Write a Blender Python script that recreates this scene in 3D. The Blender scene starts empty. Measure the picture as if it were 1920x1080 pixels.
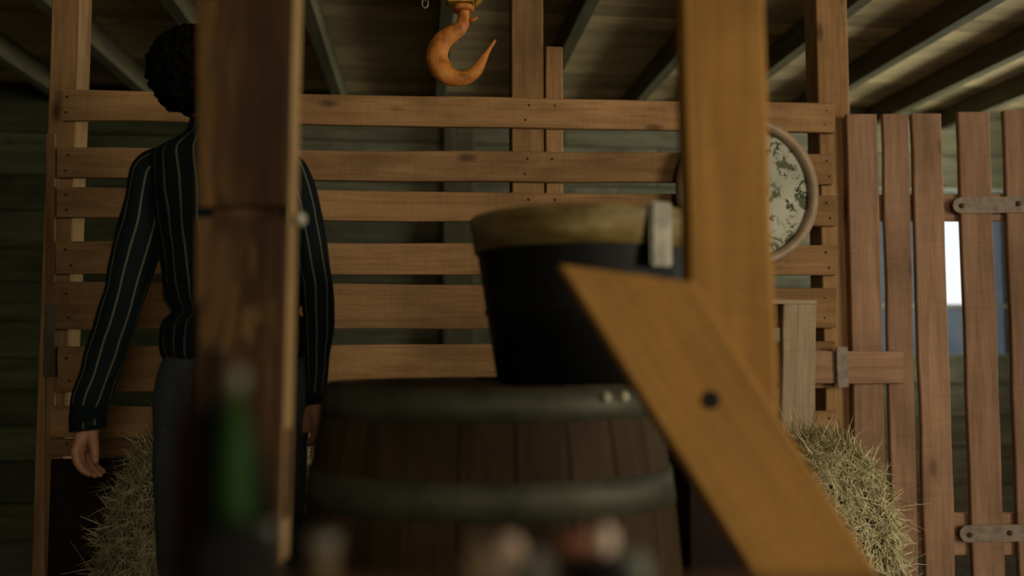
import bpy, bmesh, math, random
from mathutils import Vector, Matrix, noise
random.seed(7)
S = bpy.context.scene
C = S.collection
R = math.radians
PI = math.pi

# ---------------------------------------------------------------- camera, world, light, exposure
F = 1560.0
PITCH = math.atan(100 / F)
CAM = Vector((0, 0, 1.0))
cd = bpy.data.cameras.new('camera')
cam = bpy.data.objects.new('camera', cd)
C.objects.link(cam)
cam.location = CAM
cam.rotation_euler = (PI / 2 + PITCH, 0, 0)
cd.sensor_width = 36
cd.lens = 36 * F / 1920
cd.clip_start = 0.05
cd.dof.use_dof = True
cd.dof.focus_distance = 2.35
cd.dof.aperture_fstop = 1.05
S.camera = cam

S.view_settings.view_transform = 'Standard'
S.view_settings.look = 'None'
S.view_settings.gamma = 1
S.view_settings.use_curve_mapping = False
S.view_settings.exposure = 0.0

w = bpy.data.worlds.new('overcast_sky')
S.world = w
w.use_nodes = True
w.node_tree.nodes['Background'].inputs[0].default_value = (0.93, 0.97, 1.0, 1)
w.node_tree.nodes['Background'].inputs[1].default_value = 1.05

def area(name, loc, target, sx, sy, power, col):
    l = bpy.data.lights.new(name, 'AREA')
    l.shape = 'RECTANGLE'
    l.size, l.size_y, l.energy, l.color = sx, sy, power, col
    o = bpy.data.objects.new(name, l)
    C.objects.link(o)
    o.location = loc
    o.rotation_euler = (Vector(target) - Vector(loc)).to_track_quat('-Z', 'Y').to_euler()
    return o
# daylight in the open barn doorway in the right wall
area('doorway_daylight', (3.75, -1.0, 1.55), (0.0, 1.9, 0.9), 1.9, 1.8, 118, (1.0, 0.86, 0.62))
# fill light added behind the viewer, with an opening made for it
area('front_fill', (0.95, -2.75, 1.8), (-0.15, 2.3, 0.75), 1.0, 0.9, 27, (1.0, 0.88, 0.66))
# fill light added behind the fence, through an unseen opening on the right
area('rear_fill', (3.7, 3.75, 1.5), (1.2, 4.1, 2.3), 0.9, 1.2, 34, (0.93, 1.0, 0.82)).data.spread = math.radians(110)

# ---------------------------------------------------------------- geometry of the view
K = 0.1065                                   # the slatted fence runs away to the right
cp, sp = math.cos(PITCH), math.sin(PITCH)
def ray(px, py):
    u = (px - 960) / F
    v = (540 - py) / F
    return Vector((u, cp - v * sp, sp + v * cp))
def at(px, py, Y):                           # point on the picture ray at depth Y
    r = ray(px, py)
    return CAM + r * (Y / r.y)
def on(px, py, D, k=K):                      # point on the upright plane y = D + k x
    r = ray(px, py)
    return CAM + r * (D / (r.y - k * r.x))
NF = Vector((K, -1, 0)).normalized()         # fence face, towards the camera
XF = Vector((1, K, 0)).normalized()

# ---------------------------------------------------------------- helpers
def tag(o, label=None, cat=None, group=None, kind=None):
    if label: o['label'] = label
    if cat: o['category'] = cat
    if group: o['group'] = group
    if kind: o['kind'] = kind
    return o
WM = {}
def world_of(o):
    return WM.get(o.name, Matrix())
def link(o, parent=None, M=None):
    C.objects.link(o)
    M = M if M is not None else Matrix()
    WM[o.name] = M
    if parent is not None:
        o.parent = parent
        o.matrix_basis = world_of(parent).inverted() @ M
    else:
        o.matrix_basis = M
    return o
def thing(name, loc, label, cat, group=None, kind=None):
    o = bpy.data.objects.new(name, None)
    o.empty_display_size = 0.1
    link(o, None, Matrix.Translation(Vector(loc)))
    return tag(o, label, cat, group, kind)
def obj(name, bm, mat, parent=None, M=None, smooth=False, kind=None):
    """bm holds coordinates local to M"""
    bmesh.ops.recalc_face_normals(bm, faces=bm.faces[:])
    me = bpy.data.meshes.new(name)
    bm.to_mesh(me)
    bm.free()
    if smooth:
        for p in me.polygons: p.use_smooth = True
    if mat: me.materials.append(mat)
    o = bpy.data.objects.new(name, me)
    link(o, parent, M)
    if kind: o['kind'] = kind
    return o
def T(v): return Matrix.Translation(Vector(v))
def localise(bm, M):
    bm.transform(M.inverted())
    return bm

def plank(name, P, th, mat, parent=None, nseg=10, wob=0.0015, normal=None, cham=0.003, seed=None, groove=None):
    """board from its front face corners: P0>P1 one long edge, P3>P2 the other; local X runs along the grain"""
    P = [Vector(p) for p in P]
    rnd = random.Random(seed if seed is not None else name + str([round(c, 3) for c in P[0]]))
    O = sum(P, Vector()) / 4
    X = ((P[1] + P[2]) - (P[0] + P[3])).normalized()
    N = Vector(normal) if normal is not None else (P[1] - P[0]).cross(P[3] - P[0])
    N = (N - X * N.dot(X)).normalized()
    if normal is None and N.dot(CAM - O) < 0: N = -N
    Y = N.cross(X)
    M = Matrix((X, Y, N)).transposed().to_4x4()
    M.translation = O
    L = [Vector(((p - O).dot(X), (p - O).dot(Y), 0)) for p in P]
    if L[0].y > L[3].y: L = [L[3], L[2], L[1], L[0]]
    bm = bmesh.new()
    rings = []
    s0, s1, s2 = rnd.random() * 50, rnd.random() * 50, rnd.random() * 50
    ts = [i / nseg for i in range(nseg + 1)]
    if groove:
        g, gw = groove[:2]
        ts = sorted([t for t in ts if abs(t - g) > gw * 1.5] + [g - gw, g - gw * 0.7, g + gw * 0.7, g + gw])
    for t in ts:
        a = L[0].lerp(L[1], t)
        d = L[3].lerp(L[2], t)
        q = t * 7
        a.y += wob * 2 * noise.noise((q, s0, 0))
        d.y += wob * 2 * noise.noise((q, s1, 3))
        z = wob * 1.5 * noise.noise((q * 0.5, s2, 7))
        ins = 0.0
        if groove and abs(t - groove[0]) <= groove[1] * 0.71: ins = groove[2]
        a.y += ins; d.y -= ins
        c = cham
        z0, z1 = z - ins, z - th + ins
        ring = [(a.x, a.y + c, z0), (d.x, d.y - c, z0), (d.x, d.y, z0 - c), (d.x, d.y, z1 + c),
                (d.x, d.y - c, z1), (a.x, a.y + c, z1), (a.x, a.y, z1 + c), (a.x, a.y, z0 - c)]
        rings.append([bm.verts.new(v) for v in ring])
    for r0, r1 in zip(rings, rings[1:]):
        for i in range(8):
            bm.faces.new((r0[i], r0[(i + 1) % 8], r1[(i + 1) % 8], r1[i]))
    bm.faces.new(rings[0]); bm.faces.new(rings[-1])
    return obj(name, bm, mat, parent, M)

def beam(name, A, B, wide, deep, mat, parent=None, up=(0, 0, 1), **kw):
    """square timber from A to B (centre line)"""
    A, B, up = Vector(A), Vector(B), Vector(up)
    X = (B - A).normalized()
    N = (up - X * up.dot(X)).normalized()
    Y = N.cross(X)
    f = N * deep / 2
    return plank(name, [A - Y * wide / 2 + f, B - Y * wide / 2 + f, B + Y * wide / 2 + f, A + Y * wide / 2 + f],
                 deep, mat, parent, normal=N, **kw)

def tube(bm, pts, ra, rb=None, seg=12, depth=Vector((0, 1, 0)), uvn=None, caps=True):
    """loft of ellipses along pts; ra across in the plane square to `depth`, rb along `depth`"""
    pts = [Vector(p) for p in pts]
    rb = rb or ra
    rings = []
    uvl = bm.loops.layers.uv.verify() if uvn else None
    for i, p in enumerate(pts):
        t = (pts[min(i + 1, len(pts) - 1)] - pts[max(i - 1, 0)]).normalized()
        s = t.cross(depth).normalized()
        d = s.cross(t).normalized()
        rings.append([bm.verts.new(p + s * ra[i] * math.cos(2 * PI * j / seg) + d * rb[i] * math.sin(2 * PI * j / seg)) for j in range(seg)])
    for i, (r0, r1) in enumerate(zip(rings, rings[1:])):
        for j in range(seg):
            f = bm.faces.new((r0[j], r0[(j + 1) % seg], r1[(j + 1) % seg], r1[j]))
            f.smooth = True
            if uvl:
                for l, (jj, ii) in zip(f.loops, ((j, i), (j + 1, i), (j + 1, i + 1), (j, i + 1))):
                    l[uvl].uv = (jj / seg * uvn, ii / len(rings))
    if caps:
        bm.faces.new(rings[0]); bm.faces.new(rings[-1])
    return rings
def hermite(vals, n):
    """smooth resampling of a list of tuples (Catmull-Rom), n points per span"""
    out = []
    V = [tuple(v) for v in vals]
    for i in range(len(V) - 1):
        p0, p1, p2, p3 = V[max(i - 1, 0)], V[i], V[i + 1], V[min(i + 2, len(V) - 1)]
        for s in range(n):
            t = s / n
            out.append(tuple(0.5 * (2 * b + (c - a) * t + (2 * a - 5 * b + 4 * c - d) * t * t + (3 * b - a - 3 * c + d) * t ** 3)
                             for a, b, c, d in zip(p0, p1, p2, p3)))
    out.append(V[-1])
    return out
def lathe(bm, prof, seg=32, z0=0.0):
    rings = []
    for r, z in prof:
        rings.append([bm.verts.new((r * math.cos(2 * PI * j / seg), r * math.sin(2 * PI * j / seg), z + z0)) for j in range(seg)])
    for r0, r1 in zip(rings, rings[1:]):
        for j in range(seg):
            f = bm.faces.new((r0[j], r0[(j + 1) % seg], r1[(j + 1) % seg], r1[j])); f.smooth = True
    bm.faces.new(rings[0]); bm.faces.new(rings[-1])
def ball(bm, c, rx, ry, rz, sub=3, rot=None):
    M = Matrix.Translation(Vector(c)) @ (rot.to_4x4() if rot else Matrix()) @ Matrix.Diagonal((rx, ry, rz, 1))
    r = bmesh.ops.create_icosphere(bm, subdivisions=sub, radius=1, matrix=M)
    for v in r['verts']:
        for f in v.link_faces: f.smooth = True
    return r['verts']
def box(bm, lo, hi, bev=0.0):
    lo, hi = Vector(lo), Vector(hi)
    c, d = (lo + hi) / 2, hi - lo
    b2 = bmesh.new()
    bmesh.ops.create_cube(b2, size=1, matrix=Matrix.Translation(c) @ Matrix.Diagonal((d.x, d.y, d.z, 1)))
    if bev: bmesh.ops.bevel(b2, geom=b2.edges[:], offset=bev, segments=2, affect='EDGES')
    me = bpy.data.meshes.new('tmp'); b2.to_mesh(me); b2.free(); bm.from_mesh(me); bpy.data.meshes.remove(me)

# ---------------------------------------------------------------- materials
def newmat(name):
    m = bpy.data.materials.new(name)
    m.use_nodes = True
    nt = m.node_tree
    b = nt.nodes['Principled BSDF']
    b.inputs['Specular IOR Level'].default_value = 0.25
    return m, nt, b
def N(nt, t, **kw):
    n = nt.nodes.new(t)
    for k, v in kw.items(): setattr(n, k, v)
    return n
def ramp(nt, fac, stops):
    r = N(nt, 'ShaderNodeValToRGB')
    e = r.color_ramp.elements
    while len(e) > len(stops): e.remove(e[-1])
    while len(e) < len(stops): e.new(0.5)
    for el, (p, c) in zip(e, stops):
        el.position = p
        el.color = (*c, 1) if len(c) == 3 else c
    nt.links.new(fac, r.inputs[0])
    return r.outputs[0]
def mixc(nt, fac, a, b, mode='MIX'):
    m = N(nt, 'ShaderNodeMix', data_type='RGBA', blend_type=mode)
    for s, v in ((m.inputs[0], fac), (m.inputs[6], a), (m.inputs[7], b)):
        if hasattr(v, 'links') or isinstance(v, bpy.types.NodeSocket): nt.links.new(v, s)
        elif isinstance(v, (int, float)): s.default_value = v
        else: s.default_value = (*v, 1)
    return m.outputs[2]
def objcoord(nt, scale, rnd=True):
    tc = N(nt, 'ShaderNodeTexCoord')
    src = tc.outputs['Object']
    if rnd:
        oi = N(nt, 'ShaderNodeObjectInfo')
        mu = N(nt, 'ShaderNodeMath', operation='MULTIPLY'); mu.inputs[1].default_value = 37.0
        nt.links.new(oi.outputs['Random'], mu.inputs[0])
        ad = N(nt, 'ShaderNodeVectorMath', operation='ADD')
        nt.links.new(src, ad.inputs[0]); nt.links.new(mu.outputs[0], ad.inputs[1])
        src = ad.outputs[0]
    mp = N(nt, 'ShaderNodeMapping')
    mp.inputs['Scale'].default_value = scale
    nt.links.new(src, mp.inputs[0])
    return mp.outputs[0]
def noisetex(nt, vec, scale=1, detail=4, rough=0.55, dist=0.0):
    n = N(nt, 'ShaderNodeTexNoise')
    n.inputs['Scale'].default_value = scale
    n.inputs['Detail'].default_value = detail
    n.inputs['Roughness'].default_value = rough
    n.inputs['Distortion'].default_value = dist
    nt.links.new(vec, n.inputs['Vector'])
    return n.outputs[0]
def bump(nt, b, h, strength, dist=0.002):
    bp = N(nt, 'ShaderNodeBump')
    bp.inputs['Strength'].default_value = strength
    bp.inputs['Distance'].default_value = dist
    nt.links.new(h, bp.inputs['Height'])
    nt.links.new(bp.outputs[0], b.inputs['Normal'])
def wood(name, dark, mid, light, rough=0.78, var=0.25, grain=1.0, knots=0.5, blotch=0.4, blotch_col=None, spec=0.2):
    m, nt, b = newmat(name)
    b.inputs['Specular IOR Level'].default_value = spec
    g = noisetex(nt, objcoord(nt, (1.1 * grain, 17 * grain, 17 * grain)), 2.2, 5, 0.6, 0.6)
    fine = noisetex(nt, objcoord(nt, (5 * grain, 140 * grain, 140 * grain)), 1.5, 2, 0.5)
    col = ramp(nt, g, [(0.28, dark), (0.5, mid), (0.72, light)])
    col = mixc(nt, 0.35, col, ramp(nt, fine, [(0.3, [c * 0.6 for c in mid]), (0.7, [min(1, c * 1.25) for c in mid])]), 'MIX')
    bl = noisetex(nt, objcoord(nt, (2.2, 6, 6)), 1.3, 3, 0.6)
    bc = blotch_col or [c * 0.45 for c in mid]
    col = mixc(nt, ramp(nt, bl, [(0.5, (0, 0, 0)), (0.75, (blotch,) * 3)]), col, bc)
    lv = noisetex(nt, objcoord(nt, (1.6, 3.5, 3.5)), 1.0, 4, 0.6, 0.8)
    col = mixc(nt, 1.0, col, ramp(nt, lv, [(0.3, (0.72, 0.70, 0.66)), (0.5, (1, 1, 1)), (0.7, (1.12, 1.12, 1.10))]), 'MULTIPLY')
    saw = noisetex(nt, objcoord(nt, (90, 9, 9)), 1.0, 3, 0.6, 1.2)
    col = mixc(nt, 1.0, col, ramp(nt, saw, [(0.35, (0.94, 0.94, 0.93)), (0.6, (1.04, 1.04, 1.03))]), 'MULTIPLY')
    if knots:
        vo = N(nt, 'ShaderNodeTexVoronoi')
        vo.inputs['Scale'].default_value = 1.0
        nt.links.new(objcoord(nt, (3.2, 7.5, 7.5)), vo.inputs['Vector'])
        col = mixc(nt, ramp(nt, vo.outputs['Distance'], [(0.05, (knots,) * 3), (0.13, (0, 0, 0))]), col, [c * 0.35 for c in dark])
    oi = N(nt, 'ShaderNodeObjectInfo')
    mr = N(nt, 'ShaderNodeMapRange')
    mr.inputs['To Min'].default_value = 1 - var
    mr.inputs['To Max'].default_value = 1 + var * 0.6
    nt.links.new(oi.outputs['Random'], mr.inputs[0])
    col = mixc(nt, 1.0, col, mr.outputs[0], 'MULTIPLY')
    nt.links.new(col, b.inputs['Base Color'])
    b.inputs['Roughness'].default_value = rough
    bump(nt, b, g, 0.5, 0.003)
    return m
def plain(name, col, rough=0.6, metal=0.0, spec=0.3, mottled=0.0, scale=20, col2=None):
    m, nt, b = newmat(name)
    b.inputs['Specular IOR Level'].default_value = spec
    b.inputs['Roughness'].default_value = rough
    b.inputs['Metallic'].default_value = metal
    if mottled:
        n = noisetex(nt, objcoord(nt, (1, 1, 1)), scale, 4, 0.6)
        c2 = col2 or [c * (1 - mottled) for c in col]
        nt.links.new(ramp(nt, n, [(0.38, col), (0.64, c2)]), b.inputs['Base Color'])
        bump(nt, b, n, 0.3, 0.002)
    else:
        b.inputs['Base Color'].default_value = (*col, 1)
    return m

M_FENCE = wood('fence_wood', (0.20, 0.10, 0.038), (0.32, 0.178, 0.076), (0.41, 0.245, 0.115), blotch=.55, knots=.75)
M_GATE = wood('gate_wood', (0.24, 0.125, 0.072), (0.36, 0.21, 0.13), (0.46, 0.29, 0.185), var=0.18, blotch=0.3)
M_GREY = wood('greyed_wood', (0.26, 0.17, 0.105), (0.38, 0.275, 0.18), (0.46, 0.345, 0.23), var=0.15, blotch=0.3)
M_HONEY = wood('honey_timber', (0.19, 0.088, 0.018), (0.265, 0.132, 0.028), (0.32, 0.165, 0.04), var=0.05, blotch=0.35, knots=0.7, grain=0.7)
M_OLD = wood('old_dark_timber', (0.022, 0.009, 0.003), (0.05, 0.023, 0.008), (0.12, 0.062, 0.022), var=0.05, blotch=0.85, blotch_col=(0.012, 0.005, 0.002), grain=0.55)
M_CEIL = wood('ceiling_wood', (0.34, 0.245, 0.13), (0.50, 0.375, 0.21), (0.60, 0.46, 0.27), var=0.3)
M_JOIST = wood('joist_wood', (0.06, 0.052, 0.028), (0.10, 0.084, 0.046), (0.15, 0.12, 0.068), var=0.15)
M_BACK = wood('weathered_green_wood', (0.08, 0.072, 0.042), (0.15, 0.136, 0.085), (0.25, 0.228, 0.15), var=0.25, blotch=0.7, blotch_col=(0.05, 0.052, 0.03), grain=0.6)
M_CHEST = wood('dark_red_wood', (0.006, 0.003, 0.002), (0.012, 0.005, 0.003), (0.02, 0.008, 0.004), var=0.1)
M_BACK_SHADE = wood('shaded_green_wood', (0.028, 0.03, 0.014), (0.058, 0.062, 0.03), (0.10, 0.10, 0.05), var=0.3, blotch=.7, blotch_col=(0.02, 0.022, 0.012), grain=0.6)  # darker green copy of the back wood; left-end shade put into the colour
M_STAVE = wood('barrel_wood', (0.022, 0.012, 0.004), (0.042, 0.025, 0.010), (0.07, 0.043, 0.018), var=0.3)
M_BENCH = wood('bench_wood', (0.10, 0.05, 0.02), (0.17, 0.09, 0.04), (0.24, 0.14, 0.07), var=0.1)
M_DIRT = plain('packed_dirt', (0.13, 0.10, 0.065), 0.95, mottled=0.5, scale=6)
M_HOOP = plain('dull_iron_hoop', (0.075, 0.074, 0.046), 0.6, 0.35, mottled=0.4, scale=14)
M_STRAP = plain('weathered_iron', (0.30, 0.235, 0.18), 0.7, 0.25, mottled=0.35, scale=40)
M_NAIL = plain('rusty_nail', (0.075, 0.042, 0.022), 0.7, 0.3)
M_BLACKIRON = plain('black_enamel', (0.010, 0.010, 0.009), 0.5, 0.0, mottled=0.4, scale=10, spec=.15)
M_GLASSGREEN = plain('green_bottle', (0.010, 0.032, 0.004), 0.6, spec=0.1)
M_DARKGLASS = plain('dark_bottle', (0.004, 0.004, 0.003), 0.8, spec=0.05)
M_REDGLASS = plain('dark_red_bottle', (0.007, 0.0012, 0.0012), 0.8, spec=0.05)
M_PALE = plain('pale_paint', (0.40, 0.38, 0.28), 0.7, mottled=0.25, scale=30)
M_CLOTHBLACK = plain('black_cloth', (0.009, 0.009, 0.008), 0.95, spec=0.05)

def ochre_rim():
    m, nt, b = newmat('ochre_paint')
    n = noisetex(nt, objcoord(nt, (1, 1, 3)), 9, 4, 0.6)
    nt.links.new(ramp(nt, n, [(0.35, (0.12, 0.08, 0.02)), (0.55, (0.24, 0.17, 0.06)), (0.75, (0.42, 0.36, 0.22))]), b.inputs['Base Color'])
    b.inputs['Roughness'].default_value = 0.5
    return m
M_OCHRE = ochre_rim()
def rust_orange():
    m, nt, b = newmat('rusty_orange_paint')
    n = noisetex(nt, objcoord(nt, (1, 1, 1)), 28, 5, 0.65)
    col = ramp(nt, n, [(0.3, (0.20, 0.06, 0.012)), (0.5, (0.48, 0.165, 0.03)), (0.7, (0.60, 0.26, 0.055))])
    nt.links.new(col, b.inputs['Base Color'])
    b.inputs['Roughness'].default_value = 0.55
    bump(nt, b, n, 0.3, 0.002)
    return m
M_HOOK = rust_orange()
M_YELLOW = plain('chipped_yellow_paint', (0.5, 0.3, 0.04), 0.5, mottled=0.8, scale=35, col2=(0.16, 0.06, 0.02))
M_CHAIN = plain('dull_chain_steel', (0.22, 0.2, 0.15), 0.5, 0.5)
def flaking():
    m, nt, b = newmat('flaking_paint')
    n1 = noisetex(nt, objcoord(nt, (1, 1, 1), False), 16, 6, 0.7, 0.4)
    n2 = noisetex(nt, objcoord(nt, (1, 1, 1), False), 5, 3, 0.5)
    base = ramp(nt, n2, [(0.35, (0.36, 0.36, 0.27)), (0.65, (0.58, 0.57, 0.46))])
    col = mixc(nt, ramp(nt, n1, [(0.53, (0, 0, 0)), (0.57, (1, 1, 1))]), base, (0.11, 0.115, 0.065))
    n3 = noisetex(nt, objcoord(nt, (1, 1, 1), False), 30, 3, 0.6)
    col = mixc(nt, ramp(nt, n3, [(0.62, (0, 0, 0)), (0.65, (1, 1, 1))]), col, (0.05, 0.06, 0.04))
    nt.links.new(col, b.inputs['Base Color'])
    b.inputs['Roughness'].default_value = 0.7
    bump(nt, b, n1, 0.3, 0.002)
    return m
M_FLAKE = flaking()
M_RIM = plain('rusty_grey_rim', (0.38, 0.28, 0.18), 0.55, 0.1, mottled=0.3, scale=18)
def straw_mat():
    m, nt, b = newmat('dry_straw')
    n = noisetex(nt, objcoord(nt, (1, 1, 1), False), 45, 2, 0.5)
    nt.links.new(ramp(nt, n, [(0.3, (0.24, 0.20, 0.09)), (0.5, (0.54, 0.475, 0.265)), (0.72, (0.76, 0.69, 0.45))]), b.inputs['Base Color'])
    b.inputs['Roughness'].default_value = 0.7
    return m
M_STRAW = straw_mat()
M_STRAWCORE = plain('packed_straw', (0.12, 0.095, 0.04), 0.95, mottled=0.6, scale=40)
M_TWINE = plain('baling_twine', (0.3, 0.22, 0.1), 0.9)
M_SKIN = plain('skin', (0.36, 0.17, 0.095), 0.55, mottled=0.12, scale=30)
M_HAIR = plain('black_hair', (0.006, 0.005, 0.004), 0.9, spec=0.03)
M_TROUSERS = plain('charcoal_cloth', (0.07, 0.08, 0.084), 0.9, spec=0.1, mottled=0.15, scale=60)
M_SHOE = plain('black_leather', (0.012, 0.01, 0.009), 0.4)
M_GOLD = plain('gold', (0.75, 0.5, 0.2), 0.3, 1.0)
def pinstripe():
    m, nt, b = newmat('dark_teal_pinstripe')
    uv = N(nt, 'ShaderNodeUVMap')
    sx = N(nt, 'ShaderNodeSeparateXYZ')
    nt.links.new(uv.outputs[0], sx.inputs[0])
    fr = N(nt, 'ShaderNodeMath', operation='FRACT')
    nt.links.new(sx.outputs[0], fr.inputs[0])
    lt = N(nt, 'ShaderNodeMath', operation='LESS_THAN'); lt.inputs[1].default_value = 0.085
    nt.links.new(fr.outputs[0], lt.inputs[0])
    nt.links.new(mixc(nt, lt.outputs[0], (0.005, 0.010, 0.011), (0.15, 0.145, 0.105)), b.inputs['Base Color'])
    b.inputs['Roughness'].default_value = 0.85
    b.inputs['Specular IOR Level'].default_value = 0.12
    return m
M_STRIPE = pinstripe()
M_TEAL = plain('dark_teal_cloth', (0.004, 0.008, 0.009), 0.9, spec=0.1)
def pane_mat():
    m, nt, b = newmat('dusty_blue_glass')
    tr = N(nt, 'ShaderNodeBsdfTransparent')
    n = noisetex(nt, objcoord(nt, (1, 1, 1)), 9, 4, 0.6)
    nt.links.new(ramp(nt, n, [(0.3, (0.26, 0.29, 0.325)), (0.7, (0.345, 0.37, 0.405))]), tr.inputs[0])
    b.inputs['Base Color'].default_value = (0.12, 0.14, 0.16, 1)
    b.inputs['Roughness'].default_value = 0.4
    mx = N(nt, 'ShaderNodeMixShader'); mx.inputs[0].default_value = 0.3
    nt.links.new(tr.outputs[0], mx.inputs[1]); nt.links.new(b.outputs[0], mx.inputs[2])
    nt.links.new(mx.outputs[0], nt.nodes['Material Output'].inputs[0])
    return m
M_PANE = pane_mat()
M_SASH = plain('faded_blue_grey_paint', (0.22, 0.22, 0.19), 0.7, mottled=0.3, scale=20)

# ---------------------------------------------------------------- the room
CEIL = 2.34
BACK = 4.5
XL, XR, YB = -3.0, 3.3, -2.4
def slab(name, lo, hi, mat, label):
    bm = bmesh.new(); box(bm, lo, hi)
    return tag(obj(name, bm, mat), label, None, None, 'structure')
slab('floor', (XL - .1, YB - .1, -0.1), (XR + .1, 5.3, 0), M_DIRT, 'bare packed dirt floor of the barn')
slab('wall_left', (XL - .1, YB, 0), (XL, 5.3, CEIL + .1), M_BACK, 'dark wooden left wall of the barn')
bm = bmesh.new()
box(bm, (XL, YB - .1, 0), (.35, YB, CEIL + .1)); box(bm, (1.55, YB - .1, 0), (XR, YB, CEIL + .1)); box(bm, (.35, YB - .1, 0), (1.55, YB, 1.25)); box(bm, (.35, YB - .1, 2.27), (1.55, YB, CEIL + .1))
tag(obj('wall_front', bm, M_BACK), 'wooden wall with an added light opening behind the viewer', None, None, 'structure')
bm = bmesh.new()
box(bm, (XR, YB, 0), (XR + .1, -2.0, CEIL + .1)); box(bm, (XR, 0.2, 0), (XR + .1, 3.2, CEIL + .1)); box(bm, (XR, -2.0, 2.26), (XR + .1, 0.2, CEIL + .1)); box(bm, (XR, 4.3, 0), (XR + .1, 5.3, CEIL + .1)); box(bm, (XR, 3.2, 0), (XR + .1, 4.3, .8)); box(bm, (XR, 3.2, 2.2), (XR + .1, 4.3, CEIL + .1))
tag(obj('wall_right', bm, M_BACK), 'wooden right wall with the open barn doorway', None, None, 'structure')

# back wall of weathered boards with a window opening on the right
def backp(x, z, off=0.0): return Vector((x, BACK + off + K * x, z))
wl, wr = on(1625, 400, BACK).x, on(1889, 400, BACK).x
wt, wmid, wb = on(1760, 362, BACK).z, on(1760, 574, BACK).z, on(1760, 668, BACK).z
wall = thing('wall_back', (0, BACK, 0), 'weathered grey-green board wall behind the slatted fence', None, None, 'structure')
zz, i = 0.0, 0
rb = random.Random(3)
edges = [wb, wt]
while zz < CEIL - 0.02:
    z1 = min(zz + rb.uniform(0.17, 0.24), CEIL)
    for e in edges:
        if zz < e - 1e-4 and abs(z1 - e) < 0.12: z1 = e
    inside = zz >= wb - 1e-4 and z1 <= wt + 1e-4
    cut, shade_end = rb.uniform(-0.2, 0.9), rb.uniform(-1.75, -1.3)
    spans = [(XL, shade_end), (shade_end + .004, cut), (cut + .004, wl)] + ([] if inside else [(wl, wr)]) + [(wr, 3.3)]
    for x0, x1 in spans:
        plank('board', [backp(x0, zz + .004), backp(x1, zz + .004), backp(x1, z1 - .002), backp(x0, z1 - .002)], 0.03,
              M_BACK_SHADE if x1 <= shade_end else M_BACK, wall, nseg=6, wob=0.002, normal=NF)
    zz = z1; i += 1
bm = bmesh.new()
for xa, xb, za, zb in ((XL - .1, wl, 0, CEIL + .1), (wr, 3.5, 0, CEIL + .1), (wl, wr, 0, wb), (wl, wr, wt, CEIL + .1)):
    q = [backp(xa, za, .033), backp(xb, za, .033), backp(xb, zb, .033), backp(xa, zb, .033)]
    lo = [bm.verts.new(p) for p in q]; hi = [bm.verts.new(p + Vector((0, .02, 0))) for p in q]
    bm.faces.new(lo); bm.faces.new(hi)
    for i in range(4): bm.faces.new((lo[i], lo[(i + 1) % 4], hi[(i + 1) % 4], hi[i]))
obj('leak_stop', bm, M_JOIST, wall, Matrix())  # backing sheet added to stop light leaking between the boards
x0, x1 = on(832, 400, BACK - .06).x, on(888, 400, BACK - .06).x
plank('stud', [backp(x0, 0, -.06), backp(x0, CEIL, -.06), backp(x1, CEIL, -.06), backp(x1, 0, -.06)], 0.055, M_JOIST, wall, normal=NF)
for sx in (-1.25, 1.35, 3.0):
    plank('stud', [backp(sx - .05, 0, -.06), backp(sx - .05, CEIL, -.06), backp(sx + .05, CEIL, -.06), backp(sx + .05, 0, -.06)], 0.055, M_JOIST, wall, normal=NF)

# window in the back wall: four by two lights, one pane gone
win = thing('window_1', backp((wl + wr) / 2, wb), 'small barn window behind the plank gate, bright where one pane is missing', None, None, 'structure')
def winbar(name, xa, xb, za, zb, off=0.02, th=.03):
    return plank(name, [backp(xa, za, off), backp(xb, za, off), backp(xb, zb, off), backp(xa, zb, off)], th, M_SASH, win, nseg=2, wob=0, normal=NF, cham=.002)
fw = .012
for n, a in (('frame', (wl, wr, wt - fw, wt)), ('frame', (wl, wr, wb, wb + fw)), ('frame', (wl, wl + fw, wb, wt)), ('frame', (wr - fw, wr, wb, wt)), ('glazing_bar', (wl, wr, wmid - .012, wmid + .012))):
    winbar(n, *a)
winbar('ledge', wl - .04, wr + .04, wt + .002, wt + .022, -.05, .05)
cols = [wl + (wr - wl) * q / 4 for q in range(5)]
for q in (1, 2, 3):
    winbar('glazing_bar', cols[q] - .008, cols[q] + .008, wb, wt)
for q in range(4):
    for za, zb in ((wb, wmid), (wmid, wt)):
        if q == 2 and za == wmid: continue
        plank('pane', [backp(cols[q], za, .035), backp(cols[q + 1], za, .035), backp(cols[q + 1], zb, .035), backp(cols[q], zb, .035)], .004, M_PANE, win, nseg=1, wob=0, normal=NF, cham=.0005)

# ceiling planks running across, joists running in depth
ceil = thing('ceiling', (0, 1.5, CEIL), 'low plank ceiling carried on dark joists', None, None, 'structure')
DN = Vector((0, 0, -1))
s, rc = -2.6 , random.Random(5)
YF = Vector((-K, 1, 0)).normalized()
while s < 4.65:
    w_ = rc.uniform(.11, .16)
    O = Vector((0.1, 0, CEIL)) + YF * s
    a, b_ = O - XF * 3.4, O + XF * 3.6
    plank('plank', [a, b_, b_ + YF * (w_ - .003), a + YF * (w_ - .003)], .025, M_CEIL, ceil, nseg=6, wob=.001, normal=DN)
    s += w_
bm = bmesh.new(); box(bm, (XL - .2, YB - .2, CEIL + .06), (XR + .3, 5.0, CEIL + .1))
obj('roof_deck', bm, M_JOIST, ceil, Matrix())
for X in (-2.3, -1.85, -1.4, -.93, -.44, .08, .60, 1.10, 1.58, 2.06, 2.55, 3.0):
    O = Vector((0, 0, CEIL)) + XF * X
    a, b_ = O + YF * (-2.2) + XF * 0.03, O + YF * (BACK + .02)
    beam('joist', O + YF * (-2.1) - Vector((0, 0, .056)), O + YF * (BACK - .0) - Vector((0, 0, .056)), .055, .11, M_JOIST, ceil, up=DN, nseg=6)

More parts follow.
